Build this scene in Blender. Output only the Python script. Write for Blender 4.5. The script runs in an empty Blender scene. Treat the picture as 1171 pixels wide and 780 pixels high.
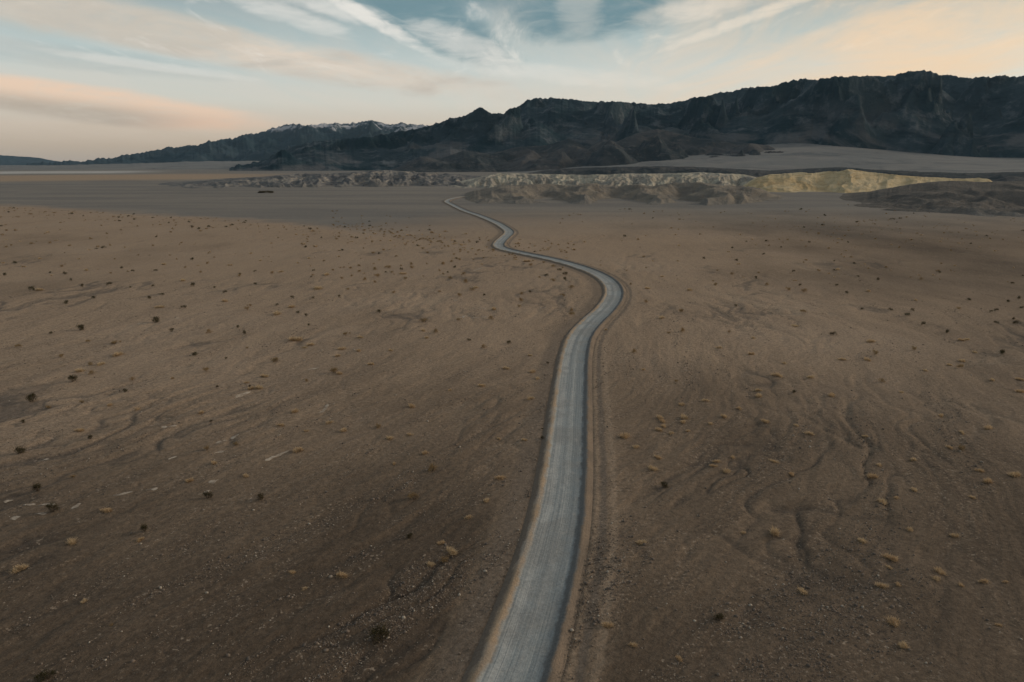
import bpy, math, random
import numpy as np
rng = np.random.default_rng(7)
random.seed(7)
scene = bpy.context.scene
COL = scene.collection
R = math.radians

# ------------------------------------------------------------------ camera
CAM_H, PITCH, FPX, PW, PH = 40.0, 14.6, 780.0, 1171.0, 780.0
cam_d = bpy.data.cameras.new("camera")
cam_d.sensor_width = 36.0
cam_d.lens = 36.0 * FPX / PW
cam_d.clip_start = 0.5
cam_d.clip_end = 120000
cam = bpy.data.objects.new("camera", cam_d)
cam.location = (0, 0, CAM_H)
cam.rotation_euler = (R(90 - PITCH), 0, 0)
COL.objects.link(cam)
scene.camera = cam


def ray(px, py):
    """azimuth (0 = +Y, positive to +X) and elevation, in degrees, of a photo pixel"""
    x = (px - PW / 2) / FPX
    y = -(py - PH / 2) / FPX
    p = R(PITCH)
    fy = math.cos(p) + y * math.sin(p)
    fz = -math.sin(p) + y * math.cos(p)
    return math.degrees(math.atan2(x, fy)), math.degrees(math.atan2(fz, math.hypot(x, fy)))


def gnd(px, py):
    a, e = ray(px, py)
    d = CAM_H / math.tan(R(-e))
    return d * math.sin(R(a)), d * math.cos(R(a))


def depth_of(x, y, z=0.0):
    p = R(PITCH)
    return y * math.cos(p) + (CAM_H - z) * math.sin(p)


# ------------------------------------------------------------------ noise
def perlin(x, y, seed=0):
    x = np.asarray(x, np.float64); y = np.asarray(y, np.float64)
    xi = np.floor(x); yi = np.floor(y)
    xf = x - xi; yf = y - yi
    xi = xi.astype(np.int64); yi = yi.astype(np.int64)

    def grad(ix, iy, dx, dy):
        h = (ix * 374761393 + iy * 668265263 + seed * 1442695041) & 0xFFFFFFFF
        h = ((h ^ (h >> 13)) * 1274126177) & 0xFFFFFFFF
        h = (h ^ (h >> 16)) & 0xFFFF
        a = h * (2 * math.pi / 65536.0)
        return np.cos(a) * dx + np.sin(a) * dy
    u = xf * xf * xf * (xf * (xf * 6 - 15) + 10)
    v = yf * yf * yf * (yf * (yf * 6 - 15) + 10)
    n00 = grad(xi, yi, xf, yf); n10 = grad(xi + 1, yi, xf - 1, yf)
    n01 = grad(xi, yi + 1, xf, yf - 1); n11 = grad(xi + 1, yi + 1, xf - 1, yf - 1)
    a = n00 + u * (n10 - n00); b = n01 + u * (n11 - n01)
    return (a + v * (b - a)) * 1.5


def fbm(x, y, octv=4, seed=0, gain=0.5):
    s = 0.0; a = 1.0; f = 1.0; t = 0.0
    for o in range(octv):
        s = s + a * perlin(x * f, y * f, seed + o * 17)
        t += a; a *= gain; f *= 2.03
    return s / t


def ridged(x, y, octv=5, seed=0, gain=0.5, sharp=1.0):
    s = 0.0; a = 1.0; f = 1.0; t = 0.0; w = 1.0
    for o in range(octv):
        n = 1.0 - np.abs(perlin(x * f, y * f, seed + o * 31))
        n = np.clip(n, 0, 1) ** (2.0 * sharp)
        s = s + a * n * w
        w = np.clip(n * 1.6, 0.15, 1)
        t += a; a *= gain; f *= 2.07
    return s / t


def sstep(a, b, x):
    t = np.clip((x - a) / (b - a), 0, 1)
    return t * t * (3 - 2 * t)


# ------------------------------------------------------------------ road centre line
ROAD_PX = [(505, 960), (541, 870), (584, 780), (605, 718), (623, 659), (637, 600), (645.5, 540), (650.5, 480), (654.5, 430), (657.5, 405),
           (664, 384), (679, 366), (693, 352.6), (702, 338), (699, 325), (685, 314.5), (659, 304.5), (627, 296), (596, 289.5),
           (576, 284.5), (570.5, 281), (571.5, 277), (577, 271.5), (582.5, 265.5), (576, 259), (563.5, 252), (546, 245), (530, 239.5), (517, 233),
           (511, 229.4), (516, 226.6), (528, 224.4), (545, 222.5)]
ctrl = np.array([gnd(*p) for p in ROAD_PX])


def catmull(P, n):
    P = np.vstack([2 * P[0] - P[1], P, 2 * P[-1] - P[-2]])
    out = []
    for i in range(1, len(P) - 2):
        p0, p1, p2, p3 = P[i - 1], P[i], P[i + 1], P[i + 2]
        # centripetal knots
        t0 = 0; t1 = t0 + np.linalg.norm(p1 - p0) ** .5; t2 = t1 + np.linalg.norm(p2 - p1) ** .5; t3 = t2 + np.linalg.norm(p3 - p2) ** .5
        t = np.linspace(t1, t2, n, endpoint=False)[:, None]
        A1 = (t1 - t) / (t1 - t0) * p0 + (t - t0) / (t1 - t0) * p1
        A2 = (t2 - t) / (t2 - t1) * p1 + (t - t1) / (t2 - t1) * p2
        A3 = (t3 - t) / (t3 - t2) * p2 + (t - t2) / (t3 - t2) * p3
        B1 = (t2 - t) / (t2 - t0) * A1 + (t - t0) / (t2 - t0) * A2
        B2 = (t3 - t) / (t3 - t1) * A2 + (t - t1) / (t3 - t1) * A3
        out.append((t2 - t) / (t2 - t1) * B1 + (t - t1) / (t2 - t1) * B2)
    out.append(P[-2][None])
    return np.vstack(out)


cl = catmull(ctrl, 60)
seg = np.r_[0, np.cumsum(np.linalg.norm(np.diff(cl, axis=0), axis=1))]
NS = int(seg[-1] / 1.2)
ss = np.linspace(0, seg[-1], NS)
road_c = np.c_[np.interp(ss, seg, cl[:, 0]), np.interp(ss, seg, cl[:, 1])]
for _ in range(6):   # soften
    road_c[1:-1] = .25 * road_c[:-2] + .5 * road_c[1:-1] + .25 * road_c[2:]
tan_ = np.gradient(road_c, axis=0); tan_ /= np.linalg.norm(tan_, axis=1)[:, None]
nrm = np.c_[tan_[:, 1], -tan_[:, 0]]      # to the right of travel (away from the camera)
ROAD_MAXD = 14.0


def road_signed(x, y):
    """signed distance to the centre line (positive right), clamped to +-ROAD_MAXD"""
    out = np.full(x.shape, ROAD_MAXD)
    lo = road_c.min(0) - ROAD_MAXD; hi = road_c.max(0) + ROAD_MAXD
    idx = np.nonzero((x > lo[0]) & (x < hi[0]) & (y > lo[1]) & (y < hi[1]))[0]
    # bucket the centre line by cells
    cell = 20.0
    from collections import defaultdict
    B = defaultdict(list)
    for i, (a, b) in enumerate(road_c):
        ci, cj = int(a // cell), int(b // cell)
        for di in (-1, 0, 1):
            for dj in (-1, 0, 1):
                B[(ci + di, cj + dj)].append(i)
    key = (np.floor(x[idx] / cell).astype(np.int64) + 5000) * 100000 + np.floor(y[idx] / cell).astype(np.int64) + 5000
    order = np.argsort(key, kind='stable'); ks = key[order]
    starts = np.r_[0, np.nonzero(np.diff(ks))[0] + 1, len(ks)]
    for s, e in zip(starts[:-1], starts[1:]):
        if e <= s: continue
        k = ks[s]; c = (int(k // 100000) - 5000, int(k % 100000) - 5000)
        if c not in B: continue
        ii = idx[order[s:e]]; cand = np.array(B[c])
        px = x[ii]; py = y[ii]
        for q in range(0, len(ii), 4000):
            X = px[q:q + 4000, None] - road_c[cand, 0]; Y = py[q:q + 4000, None] - road_c[cand, 1]
            d2 = X * X + Y * Y
            j = d2.argmin(1); a = np.arange(len(j))
            sd = X[a, j] * nrm[cand[j], 0] + Y[a, j] * nrm[cand[j], 1]
            dd = np.sqrt(d2[a, j])
            out[ii[q:q + 4000]] = np.where(dd < ROAD_MAXD, np.sign(sd) * dd, ROAD_MAXD)
    return out


# ------------------------------------------------------------------ ground height
_ys = np.linspace(-200, 3000, 6401)
_ang = 6 + 30 * (1 - sstep(70, 190, _ys))
_f = np.cumsum(np.tan(np.radians(_ang))) * (_ys[1] - _ys[0])
_f -= np.interp(120, _ys, _f)


def flow(x, y):
    """coordinates across and along the old flood channels"""
    w = 8 * fbm(x / 90, y / 120, 3, 5) + 1.2 * fbm(x / 14, y / 14, 2, 6)
    right = sstep(5, 60, x)
    v = x - np.interp(y, _ys, _f) * (1 - 0.55 * right) + w * (1 + 0.9 * right)
    return v, y + 0.35 * x * (1 - right)


TERR = np.array([gnd(px, py) for px, py in [(-500, 226), (-250, 229), (0, 234), (130, 242), (260, 249.5), (400, 260), (470, 259), (540, 252), (600, 251), (720, 250), (900, 250), (1100, 252), (1500, 252)]])
TERR_A = np.degrees(np.arctan2(TERR[:, 0], TERR[:, 1])); TERR_R = np.hypot(TERR[:, 0], TERR[:, 1])


def terr_mask(x, y):
    a = np.degrees(np.arctan2(x, y)); r = np.hypot(x, y)
    rr = np.interp(a, TERR_A, TERR_R)
    n = 1 + 0.06 * fbm(x / 60, y / 60, 4, 91) + 0.02 * perlin(x / 9, y / 9, 92)
    q = r / (rr * n)
    soft = np.interp(a, [-40, -14, -6, 40], [0.08, 0.14, 0.5, 0.6])
    return np.clip((q - 1) / soft + .5, 0, 1)


def rills(x, y, v, u):
    """thin braided flood channels that split and join"""
    w1 = fbm(x / 26, y / 30, 3, 401); w2 = fbm(x / 9, y / 11, 2, 402)
    c1 = np.clip(1 - np.abs(fbm(v / 15.0 + .75 * w1, u / 48.0 + .5 * w1, 3, 403)) * 2.2, 0, 1) ** 5
    c2 = np.clip(1 - np.abs(fbm(v / 5.5 + .8 * w1 + .3 * w2, u / 17.0 + .4 * w2, 2, 404)) * 2.2, 0, 1) ** 5
    return np.clip(c1 + .7 * c2, 0, 1.2)


def ground_h(x, y, sd=None, detail=True):
    r = np.hypot(x, y)
    z = 0.5 * fbm(x / 160, y / 160, 3, 1)
    z = z - 1.0 * terr_mask(x, y)
    if detail:
        v, u = flow(x, y)
        near = 1 - sstep(250, 900, r)
        amp = 0.18 + 1.15 * np.clip(1.8 * fbm(x / 45, y / 60, 3, 44) + .35, 0, 1)
        ch = rills(x, y, v, u)
        z2 = -0.36 * ch * amp + 0.15 * fbm(v / 3.0, u / 15.0, 4, 21)
        z2 = z2 + 0.10 * fbm(v / 1.1, u / 5.0, 2, 23) * (1 - sstep(90, 220, r))
        z2 = z2 + 0.05 * fbm(x / 1.0, y / 1.0, 2, 24) * (1 - sstep(60, 160, r))
        if sd is not None:
            z2 = z2 * (0.25 + 0.75 * sstep(4, 9, np.abs(sd)))
        z = z + z2 * (0.2 + 0.8 * near) * (1 - .45 * sstep(130, 330, r))
    return z


def road_base(x, y):
    return ground_h(x, y, None, False)


# ------------------------------------------------------------------ mesh helper
def grid_mesh(name, X, Y, Z, attrs=None, wrap=False, smooth=True):
    n, m = X.shape
    V = np.stack([X, Y, Z], -1).reshape(-1, 3).astype(np.float32)
    i = np.arange(n - 1)[:, None]; j = np.arange(m if wrap else m - 1)[None, :]
    j2 = (j + 1) % m
    F = np.stack([i * m + j, i * m + j2, (i + 1) * m + j2, (i + 1) * m + j], -1).reshape(-1, 4).astype(np.int32)
    me = bpy.data.meshes.new(name)
    me.vertices.add(len(V)); me.vertices.foreach_set("co", V.ravel())
    me.loops.add(F.size); me.loops.foreach_set("vertex_index", F.ravel())
    me.polygons.add(len(F))
    me.polygons.foreach_set("loop_start", np.arange(0, F.size, 4, dtype=np.int32))
    me.polygons.foreach_set("loop_total", np.full(len(F), 4, np.int32))
    if smooth:
        me.polygons.foreach_set("use_smooth", np.ones(len(F), bool))
    for k, a in (attrs or {}).items():
        if a.ndim == X.ndim:
            at = me.attributes.new(k, 'FLOAT', 'POINT'); at.data.foreach_set("value", a.ravel().astype(np.float32))
        else:
            at = me.attributes.new(k, 'FLOAT_VECTOR', 'POINT'); at.data.foreach_set("vector", a.reshape(-1, 3).ravel().astype(np.float32))
    me.update(calc_edges=True); me.validate()
    return me


def tri_mesh(name, V, F, attrs=None, smooth=False):
    V = np.asarray(V, np.float32); F = np.asarray(F, np.int32); k = F.shape[1]
    me = bpy.data.meshes.new(name)
    me.vertices.add(len(V)); me.vertices.foreach_set("co", V.ravel())
    me.loops.add(F.size); me.loops.foreach_set("vertex_index", F.ravel())
    me.polygons.add(len(F))
    me.polygons.foreach_set("loop_start", np.arange(0, F.size, k, dtype=np.int32))
    me.polygons.foreach_set("loop_total", np.full(len(F), k, np.int32))
    if smooth: me.polygons.foreach_set("use_smooth", np.ones(len(F), bool))
    for n_, a in (attrs or {}).items():
        at = me.attributes.new(n_, 'FLOAT', 'POINT'); at.data.foreach_set("value", np.asarray(a, np.float32))
    me.update(calc_edges=True)
    return me


def link(name, me, mat=None, kind=None, parent=None):
    o = bpy.data.objects.new(name, me)
    if mat and me: me.materials.append(mat)
    if kind: o["kind"] = kind
    if parent: o.parent = parent
    COL.objects.link(o)
    return o


# ------------------------------------------------------------------ node helper
class NT:
    def __init__(s, tree):
        s.t = tree; s.n = tree.nodes; s.l = tree.links
        s.n.clear()

    def node(s, typ, **kw):
        n = s.n.new(typ)
        for k, v in kw.items(): setattr(n, k, v)
        return n

    def put(s, sock, v):
        if isinstance(v, bpy.types.NodeSocket): s.l.new(v, sock)
        elif v is not None:
            if sock.type == 'RGBA' and len(v) == 3: v = (*v, 1)
            sock.default_value = v

    def m(s, op, a, b=None, c=None, clamp=False):
        n = s.node('ShaderNodeMath', operation=op, use_clamp=clamp)
        for i, v in enumerate((a, b, c)):
            if v is not None: s.put(n.inputs[i], v)
        return n.outputs[0]

    def mix(s, f, a, b, blend='MIX'):
        n = s.node('ShaderNodeMix', data_type='RGBA', blend_type=blend, clamp_factor=True)
        s.put(n.inputs[0], f); s.put(n.inputs[6], a); s.put(n.inputs[7], b)
        return n.outputs[2]

    def rng(s, v, a, b, c=0.0, d=1.0, smooth=True):
        n = s.node('ShaderNodeMapRange', interpolation_type='SMOOTHSTEP' if smooth else 'LINEAR', clamp=True)
        s.put(n.inputs[0], v)
        for i, q in enumerate((a, b, c, d)): s.put(n.inputs[i + 1], q)
        return n.outputs[0]

    def comb(s, x, y, z=0.0):
        n = s.node('ShaderNodeCombineXYZ')
        for i, v in enumerate((x, y, z)): s.put(n.inputs[i], v)
        return n.outputs[0]

    def sep(s, v):
        n = s.node('ShaderNodeSeparateXYZ'); s.put(n.inputs[0], v); return n.outputs

    def noise(s, vec, scale=1.0, detail=3.0, rough=0.5, dist=0.0, color=False):
        n = s.node('ShaderNodeTexNoise')
        if vec is not None: s.put(n.inputs['Vector'], vec)
        n.inputs['Scale'].default_value = scale; n.inputs['Detail'].default_value = detail
        n.inputs['Roughness'].default_value = rough; n.inputs['Distortion'].default_value = dist
        return n.outputs['Color' if color else 'Fac']

    def scale(s, vec, x, y, z=1.0):
        n = s.node('ShaderNodeVectorMath', operation='MULTIPLY')
        s.put(n.inputs[0], vec); n.inputs[1].default_value = (x, y, z)
        return n.outputs[0]

    def attr(s, name, vec=False):
        n = s.node('ShaderNodeAttribute', attribute_name=name)
        return n.outputs['Vector' if vec else 'Fac']

    def pos(s):
        return s.node('ShaderNodeNewGeometry').outputs['Position']

    def normal(s):
        return s.node('ShaderNodeNewGeometry').outputs['Normal']

    def bump(s, h, dist=0.1, strength=1.0, nrm=None):
        n = s.node('ShaderNodeBump'); n.inputs['Strength'].default_value = strength; n.inputs['Distance'].default_value = dist
        s.put(n.inputs['Height'], h)
        if nrm is not None: s.put(n.inputs['Normal'], nrm)
        return n.outputs[0]

    def surface(s, col, rough=0.95, spec=0.15, nrm=None):
        p = s.node('ShaderNodeBsdfPrincipled')
        s.put(p.inputs['Base Color'], col); s.put(p.inputs['Roughness'], rough)
        p.inputs['Specular IOR Level'].default_value = spec
        if nrm is not None: s.put(p.inputs['Normal'], nrm)
        o = s.node('ShaderNodeOutputMaterial')
        s.l.new(p.outputs[0], o.inputs['Surface'])
        return p


def new_mat(name):
    m = bpy.data.materials.new(name); m.use_nodes = True
    return m, NT(m.node_tree)


# ================================================================== MATERIALS
# --- desert floor
mat_ground, g = new_mat("desert_floor")
P = g.pos()
FL = g.attr('flow', True)
sd = g.attr('road_offset')
wash = g.attr('wash'); tan_m = g.attr('tan'); salt_m = g.attr('salt'); dark_m = g.attr('pavement_vignette')
streak = g.noise(g.scale(FL, .14, .03), 1.0, 6, .65, 1.2)
streak2 = g.noise(g.scale(FL, .5, .11), 1.0, 6, .68, 1.4)
streak3 = g.noise(g.scale(FL, 1.5, .5), 1.0, 5, .7, 1.0)
patch = g.noise(g.scale(P, .02, .02), 1.0, 4, .55, .4)
fine = g.noise(P, 1.6, 5, .7)
grain = g.noise(P, 5.0, 4, .75)
silt = (.306, .229, .162); gravel = (.248, .187, .135); sand = (.352, .264, .186)
far_ = g.attr('flat')
soft = g.m('SUBTRACT', 1.0, g.m('MULTIPLY', far_, .68))
c = g.mix(g.m('MULTIPLY', g.rng(streak, .40, .62), soft), silt, gravel)
c = g.mix(g.m('MULTIPLY', g.rng(streak2, .52, .70), g.m('MULTIPLY', soft, .75)), c, sand)
c = g.mix(g.m('MULTIPLY', g.rng(streak3, .52, .72), g.m('MULTIPLY', soft, .5)), c, (.225, .18, .138))
c = g.mix(g.m('MULTIPLY', g.rng(g.attr('channel'), .25, .85), .60), c, g.mix(g.rng(patch, .42, .58), (.085, .078, .073), (.32, .25, .18)))
c = g.mix(g.m('MULTIPLY', g.rng(patch, .45, .65), .45), c, (.32, .246, .182))
c = g.mix(g.m('MULTIPLY', g.rng(g.m('ADD', dark_m, g.m('MULTIPLY', g.m('SUBTRACT', streak2, .5), .5)), .05, 1.0, smooth=False), .85), c, (.058, .0445, .0335))  # dark gravel patches with the lens vignette painted into the soil
c = g.mix(g.m('MULTIPLY', wash, .85), c, g.mix(g.rng(g.noise(g.scale(P, .0035, .016), 1.0, 5, .6, .5), .36, .64), (.135, .139, .139), (.195, .188, .172)))
c = g.mix(tan_m, c, (.34, .25, .17))
c = g.mix(salt_m, c, (.42, .41, .39))
# disturbed ground along the road
sdn = g.m('ADD', sd, g.m('MULTIPLY', g.m('SUBTRACT', g.noise(P, .35, 3), .5), .9))


def band(x, c0, w):
    return g.rng(g.m('ABSOLUTE', g.m('SUBTRACT', x, c0)), w, w * .25)


c = g.mix(g.m('MULTIPLY', g.rng(sdn, -7.6, -5.6), g.m('MULTIPLY', g.rng(sdn, -3.6, -4.2), .55)), c, (.112, .096, .082))
c = g.mix(g.m('MULTIPLY', band(sdn, 5.2, .7), .6), c, (.12, .105, .092))
c = g.mix(g.m('MULTIPLY', band(sdn, 4.3, .45), .35), c, (.30, .23, .165))
c = g.mix(g.m('MULTIPLY', band(sdn, 6.5, .6), .5), c, (.29, .225, .165))
c = g.mix(g.m('MULTIPLY', band(sdn, -7.2, .4), .12), c, (.27, .21, .15))
c = g.mix(1.0, c, g.mix(g.rng(fine, .25, .75), (.74, .74, .74), (1.22, 1.22, 1.22)), 'MULTIPLY')
c = g.mix(1.0, c, g.mix(g.rng(grain, .3, .7), (.80, .80, .80), (1.18, 1.17, 1.15)), 'MULTIPLY')
speck = g.noise(P, 2.6, 2, .6)
bars = g.rng(g.noise(g.scale(FL, .22, .05), 1.0, 4, .6, 1.0), .46, .60)
c = g.mix(g.m('MULTIPLY', g.m('MULTIPLY', g.rng(speck, .60, .68), bars), .65), c, (.33, .27, .21))
c = g.mix(g.m('MULTIPLY', g.m('MULTIPLY', g.rng(speck, .42, .34), bars), .6), c, (.05, .043, .038))
hgt = g.m('ADD', g.m('MULTIPLY', streak3, .22), g.m('ADD', g.m('MULTIPLY', fine, .16), g.m('MULTIPLY', grain, .06)))
g.surface(c, .96, .08, g.bump(hgt, 1.0, .8))

# --- road
mat_road, g = new_mat("graded_gravel")
P = g.pos()
d = g.attr('offset'); s_ = g.attr('along')
dv = g.comb(g.m('ADD', d, g.m('MULTIPLY', g.m('SUBTRACT', g.noise(g.comb(s_, 0), .05, 3), .5), .9)), g.m('MULTIPLY', s_, .012))
tr = g.noise(g.scale(dv, 1.5, 1.0), 1.0, 4, .6)
tr2 = g.noise(g.scale(dv, 5.0, 3.0), 1.0, 3, .6)
pat = g.noise(P, .12, 4, .6)
gap = g.rng(g.noise(g.comb(s_, g.m('MULTIPLY', d, .15)), .07, 4, .65), .36, .56, .35, 1.0)
gr = g.noise(P, 4.0, 5, .75)
c = g.mix(g.rng(tr, .35, .65), (.20, .222, .23), (.285, .306, .306))
c = g.mix(g.m('MULTIPLY', g.rng(tr2, .5, .7), .5), c, (.35, .36, .35))
dn = g.m('ADD', d, g.m('MULTIPLY', g.m('SUBTRACT', g.noise(P, .4, 6, .7), .5), 1.7))


def band2(x, c0, w):
    return g.rng(g.m('ABSOLUTE', g.m('SUBTRACT', x, c0)), w, w * .3)


c = g.mix(g.m('MULTIPLY', band2(dn, -1.45, .75), g.m('MULTIPLY', gap, .65)), c, (.42, .42, .40))
c = g.mix(g.m('MULTIPLY', band2(dn, .35, .45), g.m('MULTIPLY', gap, .5)), c, (.36, .37, .36))
c = g.mix(g.m('MULTIPLY', band2(dn, 1.6, .9), .55), c, (.165, .195, .21))
c = g.mix(g.m('MULTIPLY', g.rng(pat, .42, .62), .55), c, (.215, .215, .205))
c = g.mix(g.m('MULTIPLY', g.rng(g.noise(P, .9, 5, .7), .55, .7), .35), c, (.36, .345, .315))
c = g.mix(g.m('MULTIPLY', g.rng(dn, -2.2, -2.8), gap), c, g.mix(g.rng(pat, .4, .6), (.25, .195, .14), (.32, .245, .172)))
c = g.mix(g.m('MULTIPLY', g.rng(dn, 2.15, 2.6), .85), c, (.125, .125, .122))  # shade of the right berm's inner face, put into the gravel colour
c = g.mix(g.rng(dn, 2.95, 3.35), c, g.mix(g.rng(pat, .4, .6), (.16, .13, .102), (.21, .165, .125)))
c = g.mix(g.rng(dn, -3.2, -3.6), c, (.165, .135, .108))
c = g.mix(1.0, c, g.mix(g.rng(gr, .3, .7), (.82, .82, .82), (1.16, 1.16, 1.15)), 'MULTIPLY')
edge = g.m('ADD', .25, g.rng(g.m('ABSOLUTE', d), 2.2, 2.8))
g.surface(c, .95, .1, g.bump(g.m('ADD', g.m('MULTIPLY', gr, g.m('MULTIPLY', edge, .14)), g.m('MULTIPLY', g.m('ADD', tr2, g.noise(P, .8, 3)), .08)), 1.0, .9))

# --- pale dry mud
mat_mud, g = new_mat("pale_dried_mud")
P = g.pos()
c = g.mix(g.rng(g.noise(P, 1.2, 4, .6), .35, .65), (.225, .185, .145), (.40, .345, .28))
g.surface(c, .95, .1, g.bump(g.noise(P, 4, 4, .7), .06, .7))


def rock_mat(name, cols, scales, bump_d, streak=None, spec=.08):
    """rock whose colour changes with the beds it is made of: patches, tilted bands, rubble"""
    m, g = new_mat(name)
    P = g.pos()
    n1 = g.noise(P, scales[0], 5, .6, .6)
    n2 = g.noise(g.scale(P, 1, 1, 3.0), scales[1], 5, .65, 1.0)
    n3 = g.noise(P, scales[2], 5, .7)
    c = g.mix(g.rng(n1, .38, .62), cols[0], cols[1])
    c = g.mix(g.m('MULTIPLY', g.rng(n2, .50, .68), .8), c, cols[2])
    c = g.mix(g.m('MULTIPLY', g.rng(n3, .50, .70), .6), c, cols[3])
    h = g.m('ADD', g.m('MULTIPLY', n2, .6), n3)
    return m, g, P, c, g.bump(h, bump_d, .9)


# ================================================================== GROUND SHEET
az_f = np.arange(-56, 56.01, .15)
az = np.r_[az_f, np.arange(58, 302.1, 4.0)]
rr = [6.0]
while rr[-1] < 26000:
    rr.append(rr[-1] + max(.20, rr[-1] * .0055))
rr = np.array(rr)
A, RR = np.meshgrid(np.radians(az), rr)
X = RR * np.sin(A); Y = RR * np.cos(A)
shape = X.shape
xf, yf = X.ravel(), Y.ravel()
sdist = road_signed(xf, yf)
Z = ground_h(xf, yf, sdist)
ad = np.abs(sdist)
Z = Z - .42 * (1 - sstep(3.0, 4.3, ad)) - .08 * (1 - sstep(4.4, 6.5, ad)) * (ad > 0)
vv, uu = flow(xf, yf)
flow_a = np.stack([vv, uu, np.zeros_like(vv)], -1).reshape(shape + (3,))
r_ = np.hypot(xf, yf); a_ = np.degrees(np.arctan2(xf, yf))
washm = terr_mask(xf, yf)
# the tan flat and the white salt line far out on the valley floor
wob = 1 + .05 * fbm(xf / 400, yf / 400, 3, 61)
tanm = sstep(1850, 2150, r_ * wob) * (1 - sstep(2800, 3300, r_ * wob)) * (1 - sstep(-24, -13, a_)) * .85
saltm = sstep(3350, 3650, r_ * wob) * (1 - sstep(4300, 4800, r_ * wob)) * (1 - sstep(-31, -25, a_ + 2 * fbm(xf / 600, yf / 600, 3, 62)))
# dark gravel patches, plus lens vignetting painted in as darker soil near and sideways
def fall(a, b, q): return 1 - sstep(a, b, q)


pave_vignette = fbm(xf / 45, yf / 70, 5, 71) * .55 + fall(40, 190, np.hypot(xf * .8, yf)) * 1.0 + sstep(35, 200, xf) * fall(420, 1000, r_) * .78 + sstep(80, 300, -xf) * fall(250, 600, r_) * .36 - .06
pave_vignette = np.clip(pave_vignette, 0, 1) * (1 - .6 * sstep(9, 4, ad))
chan = np.clip(rills(xf, yf, vv, uu) * np.clip(1.8 * fbm(xf / 45, yf / 60, 3, 44) + .5, .1, 1), 0, 1) * (1 - sstep(200, 600, r_)) * sstep(5, 9, ad)
rs = lambda q: q.reshape(shape)
me = grid_mesh("desert_floor", X, Y, rs(Z), dict(flow=flow_a, road_offset=rs(sdist), wash=rs(washm), tan=rs(tanm), salt=rs(saltm), pavement_vignette=rs(pave_vignette), channel=rs(chan), flat=rs(sstep(130, 330, r_))), wrap=True)
# close the sheet under the camera
link("ground", me, mat_ground, "structure")
del X, Y, Z, A, RR, vv, uu, flow_a

# ================================================================== ROAD
offs = np.array([-4.8, -4.4, -4.0, -3.65, -3.4, -3.15, -2.95, -2.7, -2.5, -2.2, -1.8, -1.3, -.8, -.3, .3, .8, 1.3, 1.8, 2.2, 2.45, 2.7, 2.95, 3.2, 3.45, 3.7, 4.0, 4.4, 4.8])
prof = np.array([-.62, -.36, -.12, .04, .17, .28, .30, .20, .08, .03, .02, .0, .03, .05, .05, .03, .0, .0, -.03, -.03, .08, .24, .30, .20, .04, -.12, -.36, -.62])
S = len(road_c)
offs = offs * .93
OX = road_c[:, 0, None] + nrm[:, 0, None] * offs; OY = road_c[:, 1, None] + nrm[:, 1, None] * offs
base = road_base(OX.ravel(), OY.ravel()).reshape(OX.shape)
sv = np.broadcast_to(ss[:, None], OX.shape); ov = np.broadcast_to(offs[None], OX.shape)
hump = np.interp(np.abs(ov), [2.1, 2.5, 3.0, 3.6], [0, 1, 1, 0])
OZ = base + prof[None] + hump * (.16 * fbm(sv / 3.0, ov / 1.2, 3, 81) + .05 * fbm(sv / .9, ov / .5, 2, 82)) + .02 * fbm(sv / 5, ov / .8, 2, 83) - .02
OZ = OZ + np.hypot(OX, OY) * .0002
me = grid_mesh("road", OX, OY, OZ, dict(offset=ov / .93, along=sv))
link("road", me, mat_road, "structure")

# ================================================================== PALE MUD STREAKS (ground stains)
def cr(x0, y0, pts): return [(x0 + a / 4.875, y0 + b / 4.875) for a, b in pts]


STREAKS = []
for o0, lst in (((0, 440), [[(210, 415), (275, 405)], [(900, 243), (985, 232)], [(720, 252), (750, 250)], [(940, 425), (985, 410)], [(630, 622), (690, 612), (740, 603)],
                            [(815, 592), (880, 585)], [(130, 675), (200, 670)], [(210, 675), (315, 668)], [(55, 752), (115, 738)], [(190, 725), (260, 718)], [(400, 695), (450, 665)], [(20, 645), (70, 640)]]),
                ((220, 440), [[(125, 335), (192, 310)], [(215, 300), (260, 282)], [(120, 385), (190, 372)], [(405, 430), (460, 405), (535, 372)], [(90, 552), (145, 535)], [(30, 618), (95, 592)],
                              [(690, 163), (735, 145), (760, 112)], [(240, 72), (310, 45)]]),
                ((0, 300), [[(720, 350), (745, 348)], [(760, 336), (820, 336)], [(25, 272), (65, 270)], [(590, 324), (615, 322)], [(975, 306), (1000, 304)], [(115, 422), (140, 421)]]),
                ((200, 300), [[(340, 752), (420, 725)], [(740, 605), (800, 590)], [(275, 298), (310, 298)]]),
                ((420, 280), [[(490, 420), (565, 385)], [(575, 403), (670, 400)], [(590, 145), (645, 128)], [(620, 345), (665, 350)], [(960, 345), (1000, 347)], [(950, 140), (985, 142)], [(480, 308), (505, 310)]])):
    for q in lst: STREAKS.append(cr(*o0, q))
V = []; F = []
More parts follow.
